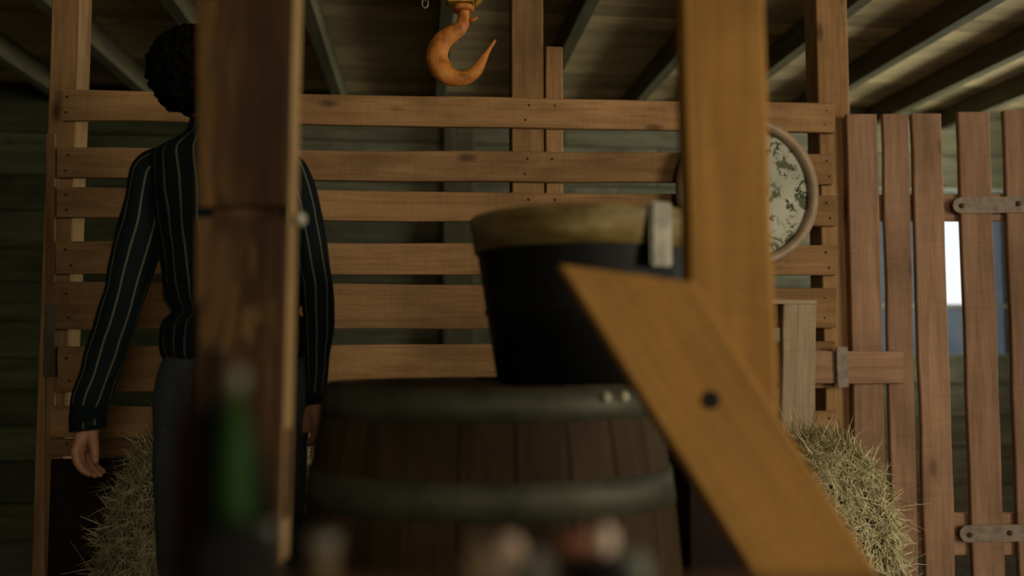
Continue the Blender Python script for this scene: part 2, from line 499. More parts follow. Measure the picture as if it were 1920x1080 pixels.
# ---------------------------------------------------------------- slatted fence
D = 2.6
fence = thing('slat_fence', on(800, 640, D) * 1 - Vector((0, 0, on(800, 640, D).z)), 'brown slatted fence partition with wide gaps, nailed to posts behind the person', 'fence')
def fq(xl, ytl, ybl, xr, ytr, ybr, d=D):
    return [on(xl, ybl, d), on(xr, ybr, d), on(xr, ytr, d), on(xl, ytl, d)]
SL = [(118, 167, 225, 1565, 194, 248), (108, 277, 334, 1562, 288, 345), (106, 350, 408, 1568, 366, 424),
      (105, 453, 513, 1570, 459, 516), (103, 528, 618, 1568, 540, 614), (108, 650, 736, 1566, 640, 728),
      (95, 762, 820, 1568, 770, 829), (95, 823, 855, 1566, 834, 866)]
nail_me = None
slats = []
for a in SL:
    s_ = plank('slat', fq(*a), .022, M_FENCE, fence, nseg=28, wob=.0022, normal=NF, cham=.0025)
    slats.append((s_, a))
def vpost(name, x0t, x1t, x0b, x1b, ytop, ybot, d, th, mat, parent, **kw):
    return plank(name, [on(x0t, ytop, d), on(x0b, ybot, d), on(x1b, ybot, d), on(x1t, ytop, d)], th, mat, parent, normal=NF, **kw)
d2 = D + .0235
def to_ceiling(px, d):                       # picture row where a post on plane d meets the joists
    u = on(px, 640, d)
    return lambda z: 0
def tall_post(px_top, px_low, wpx, d, th, z1, name='post', z0=0.0, mat=None, slope=None):
    """upright timber on the fence plane: left edge at picture x px_top (row 100)"""
    a = on(px_top, 100, d); b_ = on(px_top + wpx, 100, d)
    xa, xb = a.x, b_.x
    f = lambda x, z: Vector((x, d + K * x, z))
    return plank(name, [f(xa, z0), f(xa, z1), f(xb, z1), f(xb, z0)], th, mat or M_FENCE, fence, normal=NF, nseg=14, wob=.0015)
ZT = CEIL - .003
tall_post(93, 85, 54, d2, .09, ZT)
tall_post(960, 960, 59, d2, .09, ZT)
tall_post(1023, 1023, 32, d2, .05, on(1040, 88, d2).z, name='short_post')
tall_post(1533, 1533, 58, d2, .09, ZT)
vpost('batten', 82, 104, 80, 103, 572, 706, D - .002, .02, M_BACK, fence)
vpost('batten', 85, 104, 83, 102, 250, 1120, D + .01, .012, M_FENCE, fence)
# nails where slats cross posts
bm = bmesh.new(); lathe(bm, [(.0042, 0), (.0042, .001), (.0025, .002)], 8)
nm = bpy.data.meshes.new('nail'); bm.to_mesh(nm); bm.free(); nm.materials.append(M_NAIL)
Rn = Vector((0, 0, 1)).rotation_difference(NF).to_matrix().to_4x4()
for s_, a in slats[:8]:
    for px in (128, 990, 1040, 1551):
        t = (px - a[0]) / (a[3] - a[0])
        yt, yb_ = a[1] + (a[4] - a[1]) * t, a[2] + (a[5] - a[2]) * t
        for q in (.25, .75):
            if px == 1040 and q > .5: continue
            p = on(px + random.uniform(-6, 6), yt + (yb_ - yt) * q, D) + NF * .0005
            link(bpy.data.objects.new('nail', nm), s_, T(p) @ Rn)

kb = [on(96, 861, D + .004), on(1566, 872, D + .004)]
plank('kick_board', [Vector((kb[0].x, kb[0].y, .02)), Vector((kb[1].x, kb[1].y, .02)), kb[1], kb[0]], .018, M_CHEST, fence, nseg=10, normal=NF)  # near-black board added in place of the shade below the lowest slat
# upright board and the keeper that hold the sliding latch
vpost('latch_board', 1470, 1531, 1462, 1527, 570, 960, D - .05, .026, M_GREY, fence, nseg=8)
bm = bmesh.new()
plank('cap_strip', [on(1447, 570, D - .055), on(1531, 571, D - .055), on(1531, 563, D - .055), on(1447, 562, D - .055)], .045, M_GREY, fence, nseg=3, normal=NF, cham=.001)

# ---------------------------------------------------------------- plank gate
GY = 2.70
gate = thing('plank_gate', Vector((on(1750, 640, GY, 0).x, GY, 0)), 'gate of upright spaced planks with iron strap hinges, right of the fence', 'gate')
NG = Vector((0, -1, 0))
def gq(xa, xb, ya, xc, xd, yb_, d): return [at(xa, ya, d), at(xc, yb_, d), at(xd, yb_, d), at(xb, ya, d)]
for xa, xb, yt, xc, xd in ((1587, 1644, 214, 1610, 1666), (1655, 1703, 214, 1676, 1723), (1709, 1766, 213, 1736, 1792), (1796, 1855, 210, 1826, 1886), (1882, 1942, 207, 1913, 1972), (1958, 2012, 205, 1990, 2044)):
    e = (1150 - yt) / (1080 - yt)
    plank('plank', gq(xa, xb, yt, xa + (xc - xa) * e, xb + (xd - xb) * e, 1150, GY), .022, M_GATE, gate, nseg=14, wob=.002, normal=NG)
for y0, y1, xa, xb in ((364, 414, 1600, 2010), (962, 1042, 1612, 2035)):
    plank('batten', [at(xa, y0, GY + .024), at(xb, y0, GY + .024), at(xb, y1, GY + .024), at(xa, y1, GY + .024)], .022, M_GATE, gate, nseg=6, normal=NG)
gx = at(2030, 640, GY).x
plank('hinge_post', [Vector((gx, GY + .01, 0)), Vector((gx, GY + .01, ZT)), Vector((gx + .1, GY + .01, ZT)), Vector((gx + .1, GY + .01, 0))], .09, M_FENCE, gate, normal=NG)
def strap(x0, yc, hh, bolts):
    Y_ = GY - .006
    bm = bmesh.new()
    p0, p1, ph = at(x0, yc, Y_), at(2060, yc - 4, Y_), at(x0, yc - hh, Y_)
    r = ph.z - p0.z
    pts = [(p0.x + r + r * math.cos(PI / 2 + PI * q / 10), p0.z + r * math.sin(PI / 2 + PI * q / 10)) for q in range(11)] + [(p1.x, p1.z - r), (p1.x, p1.z + r)]
    fr = [bm.verts.new((x - p0.x, 0, z - p0.z)) for x, z in pts]
    f = bm.faces.new(fr)
    g = bmesh.ops.extrude_face_region(bm, geom=[f])
    bmesh.ops.translate(bm, vec=(0, .006, 0), verts=[v for v in g['geom'] if isinstance(v, bmesh.types.BMVert)])
    st = obj('strap_hinge', bm, M_STRAP, gate, T(p0))
    for bx, by in bolts:
        bm = bmesh.new(); lathe(bm, [(.0085, 0), (.0085, .003), (.005, .006)], 12)
        obj('bolt', bm, M_NAIL, st, T(at(bx, by, Y_)) @ Matrix.Rotation(PI / 2, 4, 'X'))
strap(1787, 385, 15, ((1803, 386), (1909, 382)))
strap(1800, 1001, 16, ((1818, 1003), (1893, 999)))
DL = D - .022
Gl = lambda x, y: at(x, y, 2.677)
plank('latch_bar', [Gl(1440, 720), Gl(1695, 719), Gl(1694, 659), Gl(1440, 657)], .020, M_GATE, gate, nseg=6, normal=NF)
plank('keeper', [on(1568, 651, D - .05), on(1571, 727, D - .05), on(1593, 725, D - .05), on(1590, 650, D - .05)], .010, M_STRAP, fence, nseg=2, normal=NF)

# ---------------------------------------------------------------- round pan lid hanging on the fence
cpan = on(1406, 358, D - .055)
pan = thing('round_tub_lid', cpan, 'round shallow tub lid with flaking pale paint, hung on the fence behind the honey-coloured post', 'tub lid')
Rp = (Matrix.Rotation(R(4) + math.atan(K), 4, 'Z') @ Matrix.Rotation(PI / 2, 4, 'X'))
ra = 0.226
bm = bmesh.new(); lathe(bm, [(.001, -.015), (ra * .5, -.012), (ra * .93, -.018), (ra * .96, -.03), (.001, -.032)], 56)
obj('dish', bm, M_FLAKE, pan, T(cpan) @ Rp)
bm = bmesh.new()
nmaj, nmin = 64, 12
rg = [[bm.verts.new(((ra + .017 * math.cos(b)) * math.cos(a), (ra + .017 * math.cos(b)) * math.sin(a), .02 * math.sin(b) - .012)) for b in [2 * PI * j / nmin for j in range(nmin)]] for a in [2 * PI * i / nmaj for i in range(nmaj)]]
for i in range(nmaj):
    for j in range(nmin):
        bm.faces.new((rg[i][j], rg[(i + 1) % nmaj][j], rg[(i + 1) % nmaj][(j + 1) % nmin], rg[i][(j + 1) % nmin])).smooth = True
obj('rim', bm, M_RIM, pan, T(cpan) @ Rp)
hp = on(1399, 320, D - .005)
beam('hanger_peg', hp, Vector((hp.x - .01, cpan.y + .028, hp.z)), .03, .03, M_OLD, pan, nseg=2)

# ---------------------------------------------------------------- hay bales
def bale(loc, size, rz, label, seed, nblades, lean=0.0, power=5.0):
    rnd = random.Random(seed)
    root = thing('hay_bale', loc, label, 'hay bale', 'upended hay bales by the fence')
    M = T(loc) @ Matrix.Rotation(rz, 4, 'Z')
    sx, sy, sz = size[0] / 2, size[1] / 2, size[2]
    def surf(d):
        d = Vector(d)
        k = (abs(d.x) ** power + abs(d.y) ** power + abs(d.z) ** power) ** (-1 / power)
        p = Vector((d.x * k * sx, d.y * k * sy, sz / 2 + d.z * k * sz / 2))
        tz = p.z / sz
        p.x *= 1 - lean * max(0, tz - .3) ** 1.5
        n_ = noise.noise(p * 9 + Vector((seed, 0, 0))) * .018 + noise.noise(p * 28) * .008
        p.x += d.x * n_; p.y += d.y * n_
        if p.z > .02: p.z += d.z * n_
        return p
    bm = bmesh.new()
    r = bmesh.ops.create_icosphere(bm, subdivisions=4, radius=1)
    for v in r['verts']: v.co = surf(v.co.normalized())
    obj('packed_core', bm, M_STRAWCORE, root, M, smooth=True)
    bm = bmesh.new()
    for i in range(nblades):
        d = Vector((rnd.gauss(0, 1), rnd.gauss(0, 1), rnd.gauss(0, 1))).normalized()
        if d.y > .45 or d.z < -.9: continue
        p = surf(d)
        t = Vector((rnd.gauss(0, .75), rnd.gauss(0, .6), rnd.gauss(0, .9)))
        t = (t - d * t.dot(d) * .75).normalized()
        L_ = rnd.uniform(.05, .15) * (1.4 if rnd.random() < .1 else 1)
        wv = t.cross(d).normalized() * rnd.uniform(.0008, .0019)
        sag = rnd.uniform(-.35, .5)
        out = rnd.uniform(.0, .012)
        prev = None
        for q in range(4):
            u = q / 3 - .3
            c = p + d * out + t * L_ * u + d * L_ * (.2 * max(0, u) * rnd.uniform(.2, 1)) + Vector((0, 0, -1)) * sag * L_ * u * u
            if c.z < .004: c.z = .004
            k = 1 - .7 * (q == 3)
            a, b_ = bm.verts.new(c - wv * k), bm.verts.new(c + wv * k)
            if prev: bm.faces.new((prev[0], a, b_, prev[1]))
            prev = (a, b_)
    me = bpy.data.meshes.new('straw'); bm.to_mesh(me); bm.free(); me.materials.append(M_STRAW)
    o = bpy.data.objects.new('straw', me); link(o, root, M); o['kind'] = 'stuff'
    return root
yw = math.atan(K)
bale(Vector((-.80, 2.335, 0)), (.60, .25, .755), yw, 'hay bale standing on end beneath the dark-sleeved left arm', 11, 15000, lean=.42, power=4)
bale(Vector((.885, 2.42, 0)), (.42, .30, .705), 0, 'hay bale standing on end against the plank gate', 23, 14000, lean=.62, power=3.2)

# ---------------------------------------------------------------- person
PY = 2.0
def P(px, py, dy=0.0): return at(px, py, PY) + Vector((0, dy, 0))
u_ = PY / F                                  # metres per picture pixel at the person
base = Vector((P(436, 640).x, PY, 0))
MB = T(base)
SLV_L = [(345, 292, 14), (312, 300, 28), (289, 318, 37), (281, 342, 40), (276, 380, 41), (268, 420, 43), (258, 460, 43), (246, 500, 40), (237, 540, 37), (224, 580, 37), (211, 620, 36), (199, 660, 35), (186, 700, 34), (173, 738, 34), (166, 762, 30), (165, 802, 29)]
SLV_R = [(488, 285, 14), (522, 298, 26), (544, 318, 31), (556, 345, 32), (565, 380, 33), (573, 420, 33), (581, 460, 32), (588, 500, 31), (594, 540, 30), (597, 580, 29), (597, 620, 27), (596, 660, 24), (594, 700, 20), (592, 735, 17), (591, 757, 15)]
def limb(bm, data, k=1.0, flat=1.0, seg=20, uvn=None, n=3):
    h = hermite(data, n)
    return tube(bm, [P(a, b) for a, b, c in h], [c * u_ * k for a, b, c in h], [c * u_ * k * flat for a, b, c in h], seg, uvn=uvn)
def stack(bm, data, k=1.0, seg=64, uvn=None, n=3, wr=None):
    """horizontal ellipses: px centre, py, half width px, half depth m"""
    h = hermite(data, n)
    uvl = bm.loops.layers.uv.verify() if uvn else None
    rings = []
    for cx, cy, hw, hd in h:
        c = P(cx, cy)
        r = []
        for j in range(seg):
            a = 2 * PI * j / seg
            g = 1 + (wr(cy, a) if wr else 0)
            r.append(bm.verts.new(c + Vector((hw * u_ * k * g * math.cos(a), hd * k * g * math.sin(a), 0))))
        rings.append(r)
    for i, (r0, r1) in enumerate(zip(rings, rings[1:])):
        for j in range(seg):
            f = bm.faces.new((r0[j], r0[(j + 1) % seg], r1[(j + 1) % seg], r1[j])); f.smooth = True
            if uvl:
                for l, jj in zip(f.loops, (j, j + 1, j + 1, j)): l[uvl].uv = (jj / seg * uvn + .5, 0)
    bm.faces.new(rings[0]); bm.faces.new(rings[-1])
TORSO = [(402, 226, 44, .056), (403, 240, 49, .06), (406, 256, 64, .068), (415, 274, 108, .085), (422, 292, 138, .098), (428, 318, 148, .108), (432, 360, 146, .115), (436, 420, 140, .118), (439, 480, 134, .112), (440, 530, 131, .106), (440, 560, 127, .102), (440, 578, 117, .095), (440, 590, 117, .095), (440, 604, 132, .106), (440, 640, 136, .114), (440, 662, 133, .116), (440, 672, 128, .112)]
HIPS = [(440, 655, 122, .108), (438, 700, 137, .12), (436, 745, 142, .124), (435, 790, 142, .122), (435, 840, 138, .112)]
LEG_L = [(382, 725, 46), (366, 785, 60), (361, 860, 62), (362, 960, 60), (364, 1080, 55), (366, 1180, 50), (366, 1280, 46), (366, 1385, 46)]
LEG_R = [(488, 725, 46), (502, 785, 60), (506, 860, 63), (502, 960, 60), (499, 1080, 55), (497, 1180, 50), (496, 1280, 46), (496, 1385, 46)]

bm = bmesh.new()                             # the body: overlapping closed volumes fused by a voxel remesh
stack(bm, [(a, b, c * .93, d * .9) for a, b, c, d in TORSO], 1, 24)
stack(bm, [(a, b, c * .93, d * .9) for a, b, c, d in HIPS], 1, 24)
limb(bm, SLV_L[:-1] + [(166, 812, 22)], .78)
limb(bm, SLV_R[:-1] + [(591, 764, 13)], .8)
for Lg in (LEG_L, LEG_R):
    limb(bm, Lg, .86, 1.15)
    x_, y_, w_ = Lg[-1]
    c = P(x_, 1385)
    tube(bm, [Vector((c.x, PY - .05, .05)), Vector((c.x, PY + .03, .05)), Vector((c.x, PY + .16, .028))], [.035, .04, .028], [.04, .045, .02], 12, depth=Vector((0, 0, 1)))
hc = P(398, 152)
tube(bm, [P(402, 262, .01), P(400, 225, .012), P(398, 190, .015)], [.06, .055, .056], None, 16)
ball(bm, hc + Vector((0, 0, .02)), .074, .094, .098, 4)
ball(bm, hc + Vector((0, .03, -.05)), .058, .062, .07, 3)
ball(bm, hc + Vector((0, .093, -.012)), .012, .02, .022, 2)               # nose
ball(bm, hc + Vector((0, .088, -.062)), .022, .012, .009, 2)              # lips
ball(bm, hc + Vector((0, .08, -.095)), .024, .018, .018, 2)               # chin
ball(bm, hc + Vector((0, .084, .03)), .05, .014, .009, 2)                 # brow
for sx in (-1, 1):
    ball(bm, hc + Vector((sx * .076, 0, -.01)), .011, .022, .032, 2)      # ears
def hand(sg, wx, wy, prof, thumb, wrist_hw):
    """hand hanging edge-on: palm turned to the thigh, fingers curling inwards, thumb apart"""
    tube(bm, [P(*prof[0]), P((prof[0][0] + prof[1][0]) / 2, (prof[0][1] + prof[1][1]) / 2), P(*prof[1])], [wrist_hw * u_, .019, .014], [.03, .04, .041], 16)
    for q, (off, ln) in enumerate(((-.031, .86), (-.0105, .97), (.0105, 1.0), (.031, .93))):
        a, b_, c, d = [Vector((x, y, 0)) for x, y in prof[1:5]]
        pts = [a.lerp(b_, -.15), a.lerp(b_, ln), a.lerp(b_, ln) + (c - b_) * ln, a.lerp(b_, ln) + (c - b_) * ln + (d - c) * ln]
        tube(bm, [P(v.x, v.y, off) for v in pts], [.0105, .0098, .009, .0072], None, 10)
        ball(bm, P(pts[-1].x, pts[-1].y, off), .0072, .0072, .0072, 2)
        ball(bm, P(pts[0].x, pts[0].y, off), .0115, .0115, .0115, 2)
    tube(bm, [P(*thumb[0], -.014), P(*thumb[1], -.026), P(*thumb[2], -.03)], [.014, .0115, .0085], None, 10)
    ball(bm, P(*thumb[2], -.03), .0085, .0085, .0085, 2)
hand(1, 166, 802, [(165, 800), (154, 846), (158, 866), (169, 882), (184, 892)], [(177, 808), (187, 838), (191, 862)], 22)
hand(-1, 591, 756, [(592, 755), (598, 795), (597, 812), (591, 826), (581, 833)], [(584, 765), (578, 792), (577, 806)], 14)
localise(bm, MB)
body = obj('person', bm, M_SKIN, None, MB, smooth=True)
tag(body, 'person with curly black hair, dark pinstriped blouse and charcoal trousers, facing away behind the post', 'person')
rm = body.modifiers.new('fuse', 'REMESH'); rm.mode = 'VOXEL'; rm.voxel_size = .0045; rm.use_smooth_shade = True
sm = body.modifiers.new('soften', 'SMOOTH'); sm.factor = .5; sm.iterations = 3

for sx in (-1, 1):
    bm = bmesh.new(); ball(bm, hc + Vector((sx * .031, .084, .008)), .012, .01, .009, 2); localise(bm, MB)
    obj('eye', bm, M_PALE, body, MB, smooth=True)
# hair: a cap of tight curls
bm = bmesh.new()
hcen = P(391, 140) + Vector((0, -.005, 0))
vs = ball(bm, (0, 0, 0), 1, 1, 1, 5)
for v in vs:
    d = v.co.normalized()
    r = 1 + .05 * noise.noise(d * 5) + .05 * noise.noise(d * 13) + .045 * noise.noise(d * 30)
    q = Vector((d.x * .136, d.y * .132, d.z * .112)) * r
    if d.y > .35: q.y = min(q.y, .05 + .03 * max(0, d.z))           # the face is left free
    if d.z < -.55: q.z = max(q.z, -.105)
    v.co = hcen + q
rh = random.Random(4)
for i in range(420):
    d = Vector((rh.gauss(0, 1), rh.gauss(0, 1), rh.gauss(0, 1))).normalized()
    if d.y > .4 or d.z < -.75: continue
    c = hcen + Vector((d.x * .134, d.y * .13, d.z * .111))
    ball(bm, c, *(rh.uniform(.007, .014) for _ in range(3)), sub=1)
localise(bm, MB)
obj('hair', bm, M_HAIR, body, MB, smooth=True)
# blouse
bm = bmesh.new()
def wrk(y, a):
    g = max(0, 1 - abs(y - 585) / 50)
    return .028 * g * math.sin(a * 37 + 2 * math.sin(a * 5)) + .008 * math.sin(a * 9 + y * .03)
stack(bm, TORSO, 1.0, 160, 26, 4, wrk)
limb(bm, SLV_L, 1.0, 1.05, 32, 9, 4)
limb(bm, SLV_R, 1.0, 1.35, 32, 9, 4)
for v in bm.verts:
    v.co += Vector((1, 0, 0)) * .004 * noise.noise(v.co * 14) + Vector((0, 1, 0)) * .004 * noise.noise(v.co * 17)
localise(bm, MB)
blouse = obj('blouse', bm, M_STRIPE, body, MB)
blouse['label'] = 'dark teal blouse with thin pale pinstripes'
bm = bmesh.new(); limb(bm, [(168, 758, 32), (165, 775, 31), (164, 790, 31), (165, 806, 31)], 1, 1.05, 28)
localise(bm, MB); obj('cuff', bm, M_TEAL, blouse, MB)
bm = bmesh.new(); limb(bm, [(592, 735, 19), (591, 748, 18), (591, 757, 17)], 1, 1.35, 28)
localise(bm, MB); obj('cuff', bm, M_TEAL, blouse, MB)
# trousers
bm = bmesh.new()
stack(bm, HIPS, 1, 48)
for Lg in (LEG_L, LEG_R): limb(bm, Lg, 1.06, 1.2, 28, n=4)
for v in bm.verts:
    v.co.y += .006 * noise.noise(v.co * 8)
localise(bm, MB); obj('trousers', bm, M_TROUSERS, body, MB)
for Lg in (LEG_L, LEG_R):
    c = P(Lg[-1][0], 1385)
    bm = bmesh.new()
    tube(bm, hermite([(c.x, PY - .085, .045), (c.x, PY - .07, .05), (c.x, PY + .03, .052), (c.x, PY + .13, .038), (c.x, PY + .185, .03)], 3),
         [x for x, in hermite([(.028,), (.042,), (.046,), (.045,), (.02,)], 3)], [x for x, in hermite([(.035,), (.05,), (.052,), (.036,), (.018,)], 3)], 20, depth=Vector((0, 0, 1)))
    for v in bm.verts: v.co.z = max(v.co.z, .001)
    localise(bm, MB); obj('shoe', bm, M_SHOE, body, MB)
bm = bmesh.new()
for j in range(10):
    a = 2 * PI * j / 10
    ball(bm, P(592, 770) + Vector((.021 * math.cos(a), .036 * math.sin(a), .003 * math.cos(a))), .004, .004, .004, 2)
localise(bm, MB); obj('bracelet', bm, M_GOLD, body, MB)

# ---------------------------------------------------------------- hoist hook
HY = 2.2
uh = HY / F
def H(zx, zy): return at(760 + zx / 6, zy / 6, HY)
hk = [(660, 90, 55), (660, 150, 66), (655, 220, 70), (635, 290, 78), (575, 350, 90), (490, 400, 103), (400, 490, 118), (355, 625, 126), (392, 760, 128), (462, 838, 116), (570, 880, 94), (695, 870, 80), (805, 785, 70), (875, 665, 48), (930, 575, 27), (1005, 462, 15), (1012, 448, 6)]
hroot = thing('hoist_hook', H(660, -800), 'rusty orange hoist hook hanging above the fence', 'hook')
hh = hermite(hk, 4)
bm = bmesh.new()
tube(bm, [H(a, b) for a, b, c in hh], [c * uh / 6 for a, b, c in hh], [c * uh / 6 * .78 for a, b, c in hh], 18)
MH = T(H(600, 500)); localise(bm, MH); obj('hook', bm, M_HOOK, hroot, MH)
bm = bmesh.new()
tube(bm, [H(720, 235), H(770, 222), H(800, 205), H(802, 190)], [.006, .006, .004, .003], None, 8)
localise(bm, MH); obj('latch_lug', bm, M_HOOK, hroot, MH)
bm = bmesh.new()
lathe(bm, [(.018, 0), (.03, .002), (.031, .006), (.03, .012), (.02, .014)], 20)
obj('collar', bm, M_HOOK, hroot, T(H(650, 128)))
bm = bmesh.new()
c = H(660, -60)
w1, zt, zb_ = 38 * uh, .075, -.028
pts = [(-w1 * .85, zb_), (w1 * .55, zb_), (w1 * 1.0, zb_ + .022), (w1, zt), (w1 * .6, zt + .03), (-w1 * .6, zt + .03), (-w1, zt), (-w1, zb_ + .02)]
fr = [bm.verts.new((x, -.028, z)) for x, z in pts]
f = bm.faces.new(fr)
g = bmesh.ops.extrude_face_region(bm, geom=[f])
bmesh.ops.translate(bm, vec=(0, .056, 0), verts=[v for v in g['geom'] if isinstance(v, bmesh.types.BMVert)])
bmesh.ops.bevel(bm, geom=bm.edges[:], offset=.004, segments=2, affect='EDGES')
blk = obj('pulley_block', bm, M_YELLOW, hroot, T(c))
bm = bmesh.new(); box(bm, (-.022, -.034, -.022), (.014, -.027, .05), .003); obj('side_plate', bm, M_NAIL, blk, T(c))
def links(x, y, z0, z1, pitch, wire):
    bm = bmesh.new()
    n = 10
    pts = [Vector((pitch * .42 * math.cos(a), 0, pitch * .68 * math.sin(a))) for a in [2 * PI * i / n for i in range(n)]]
    rings = []
    for i, p in enumerate(pts):
        d = p.normalized()
        rings.append([bm.verts.new(p + d * wire * math.cos(b) + Vector((0, wire * math.sin(b), 0))) for b in [2 * PI * j / 6 for j in range(6)]])
    for i in range(n):
        for j in range(6):
            bm.faces.new((rings[i][j], rings[(i + 1) % n][j], rings[(i + 1) % n][(j + 1) % 6], rings[i][(j + 1) % 6])).smooth = True
    me = bpy.data.meshes.new('chain_link'); bm.to_mesh(me); bm.free(); me.materials.append(M_CHAIN)
    z, i = z0 + pitch * .6, 0
    while z < z1:
        link(bpy.data.objects.new('chain_link', me), hroot, T((x, y, z)) @ Matrix.Rotation(PI / 2 * (i % 2), 4, 'Z'))
        z += pitch; i += 1
links(c.x, c.y, c.z + .10, CEIL - .09, .03, .0045)
e = at(797, 14, HY)
links(e.x, e.y, e.z, CEIL - .06, .02, .0028)
hb = Vector((c.x, HY, CEIL - .14))
beam('carrier_beam', hb - Vector((.45, 0, 0)), hb + Vector((.45, 0, 0)), .05, .05, M_JOIST, hroot, nseg=2)

# ---------------------------------------------------------------- barrel with the pail on top
BY = 1.58
ub = BY / F
bx = (920 - 960) * ub
barrel = thing('barrel', (bx, BY, 0), 'large dark wooden barrel with dull iron hoops, below the black pail', 'barrel')
Mb = T((bx, BY, 0))
BT = .925
OV = .64                                     # an oval cask, shallower than wide
def brad(z): return .305 + .052 * (1 - ((z - .46) / .46) ** 2)
ns = 22
for q in range(ns):
    a0, a1 = 2 * PI * q / ns + .006, 2 * PI * (q + 1) / ns - .006
    bm = bmesh.new()
    rows = []
    for i in range(9):
        z = BT * i / 8
        r = brad(z)
        rows.append([bm.verts.new((rr * math.cos(a), rr * OV * math.sin(a), z)) for rr, a in ((r - .022, a0), (r, a0), (r + .0015, (a0 + a1) / 2), (r, a1), (r - .022, a1))])
    for r0, r1 in zip(rows, rows[1:]):
        for j in range(5): bm.faces.new((r0[j], r0[(j + 1) % 5], r1[(j + 1) % 5], r1[j]))
    bm.faces.new(rows[0]); bm.faces.new(rows[-1])
    Ms = Mb @ Matrix.Rotation(0, 4, 'Z')
    # local X along the stave so the grain runs up
    Mo = T((bx, BY, 0)) @ Matrix.Rotation((a0 + a1) / 2, 4, 'Z') @ T((.33, 0, .46)) @ Matrix.Rotation(-PI / 2, 4, 'Y')
    bm.transform(Mo.inverted() @ Mb)
    obj('stave', bm, M_STAVE, barrel, Mo)
def hoop(z0, z1):
    bm = bmesh.new()
    prof = [(brad(z0) + .0005, z0), (brad(z0) + .0045, z0), (brad((z0 + z1) / 2) + .0045, (z0 + z1) / 2), (brad(z1) + .0045, z1), (brad(z1) + .0005, z1)]
    lathe(bm, prof, 64)
    for f in [f for f in bm.faces if len(f.verts) > 10]: bm.faces.remove(f)
    for v in bm.verts: v.co.y *= OV
    return obj('hoop', bm, M_HOOP, barrel, Mb, smooth=False)
def zrow(py): return at(920, py, BY - brad(.8) * OV).z
h1 = hoop(zrow(792), BT - .004)
hoop(zrow(978), zrow(905))
hoop(.33, .26); hoop(.10, .02)
for px in (1130, 1166):
    z = zrow(750)
    xx = (px - 960) / F * (BY - .15)
    th = math.acos(max(-1, min(1, (xx - bx) / brad(z))))
    p = Vector((bx + (brad(z) + .004) * math.cos(th), BY - OV * (brad(z) + .004) * math.sin(th), z))
    bm = bmesh.new(); ball(bm, p, .011, .011, .011, 2); localise(bm, T(p)); obj('rivet', bm, M_PALE, h1, T(p))
bm = bmesh.new(); lathe(bm, [(.001, BT - .03), (brad(BT) - .02, BT - .03), (brad(BT) - .02, BT - .006), (.001, BT - .006)], 48)
for v in bm.verts: v.co.y *= OV
obj('barrel_head', bm, M_STAVE, barrel, Mb)

py_ = BY + .03
up = py_ / F
px_ = (1097 - 960) * up
Mp = T((px_, py_, BT))
pail = thing('pail', (px_, py_, BT), 'black tapered pail with an ochre rim band, standing on the barrel', 'pail')
r0, r1 = 165 * up, 212 * up
zr = at(1097, 383, py_ - r1 * .98).z - BT
prof = [(r0 * .6, .0), (r0, .0), (r0 + (r1 - r0) * .5, zr * .5), (r0 + (r1 - r0) * .8, zr * .8), (r1 * .995, zr), (r1 * .97, zr), (r0 + (r1 - r0) * .4 - .008, zr * .45), (r0 * .9, .01), (.002, .012)]
bm = bmesh.new(); lathe(bm, prof, 56); obj('shell', bm, M_BLACKIRON, pail, Mp)
bm = bmesh.new()
rz = lambda t: r0 + (r1 - r0) * t
lathe(bm, [(rz(.79) + .001, zr * .79), (rz(.79) + .005, zr * .79), (rz(.99) + .006, zr * .985), (rz(1) + .003, zr * 1.005), (rz(1) - .006, zr * 1.005)], 56)
for f in [f for f in bm.faces if len(f.verts) > 10]: bm.faces.remove(f)
obj('rim_band', bm, M_OCHRE, pail, Mp)
bm = bmesh.new()
lathe(bm, [(rz(.40) + .0005, zr * .40), (rz(.42) + .004, zr * .42), (rz(.45) + .0005, zr * .45)], 56)
for f in [f for f in bm.faces if len(f.verts) > 10]: bm.faces.remove(f)
obj('bead', bm, M_BLACKIRON, pail, Mp)
for a in (R(-60), R(120)):  # lugs made tall and pale to paint in daylight on the pail's right
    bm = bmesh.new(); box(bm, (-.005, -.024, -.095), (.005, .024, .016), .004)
    obj('lit_lug', bm, plain('lit_lug_grey', (.27, .25, .19), .5, .2, mottled=.4, scale=30), pail, Mp @ T((rz(.97) * math.cos(a) + .009 * math.cos(a), rz(.97) * math.sin(a) + .009 * math.sin(a), zr * .97)) @ Matrix.Rotation(a, 4, 'Z'))

# dark chest beside the barrel
cx0, cx1, cz = (1290 - 960) / F * 1.62, (1500 - 960) / F * 1.62, at(1350, 868, 1.6).z
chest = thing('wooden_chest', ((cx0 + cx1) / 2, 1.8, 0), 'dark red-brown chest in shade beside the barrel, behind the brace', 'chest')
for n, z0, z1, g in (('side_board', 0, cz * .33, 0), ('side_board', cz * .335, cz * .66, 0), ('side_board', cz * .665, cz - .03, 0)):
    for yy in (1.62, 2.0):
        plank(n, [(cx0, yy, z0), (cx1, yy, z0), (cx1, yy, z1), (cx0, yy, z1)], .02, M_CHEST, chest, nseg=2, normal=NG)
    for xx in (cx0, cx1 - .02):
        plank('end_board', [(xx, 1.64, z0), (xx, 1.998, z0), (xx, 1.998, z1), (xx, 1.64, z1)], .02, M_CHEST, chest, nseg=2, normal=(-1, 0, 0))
plank('lid', [(cx0 - .01, 1.6, cz), (cx1 + .01, 1.6, cz), (cx1 + .01, 2.04, cz), (cx0 - .01, 2.04, cz)], .03, M_CHEST, chest, nseg=2, normal=(0, 0, 1))

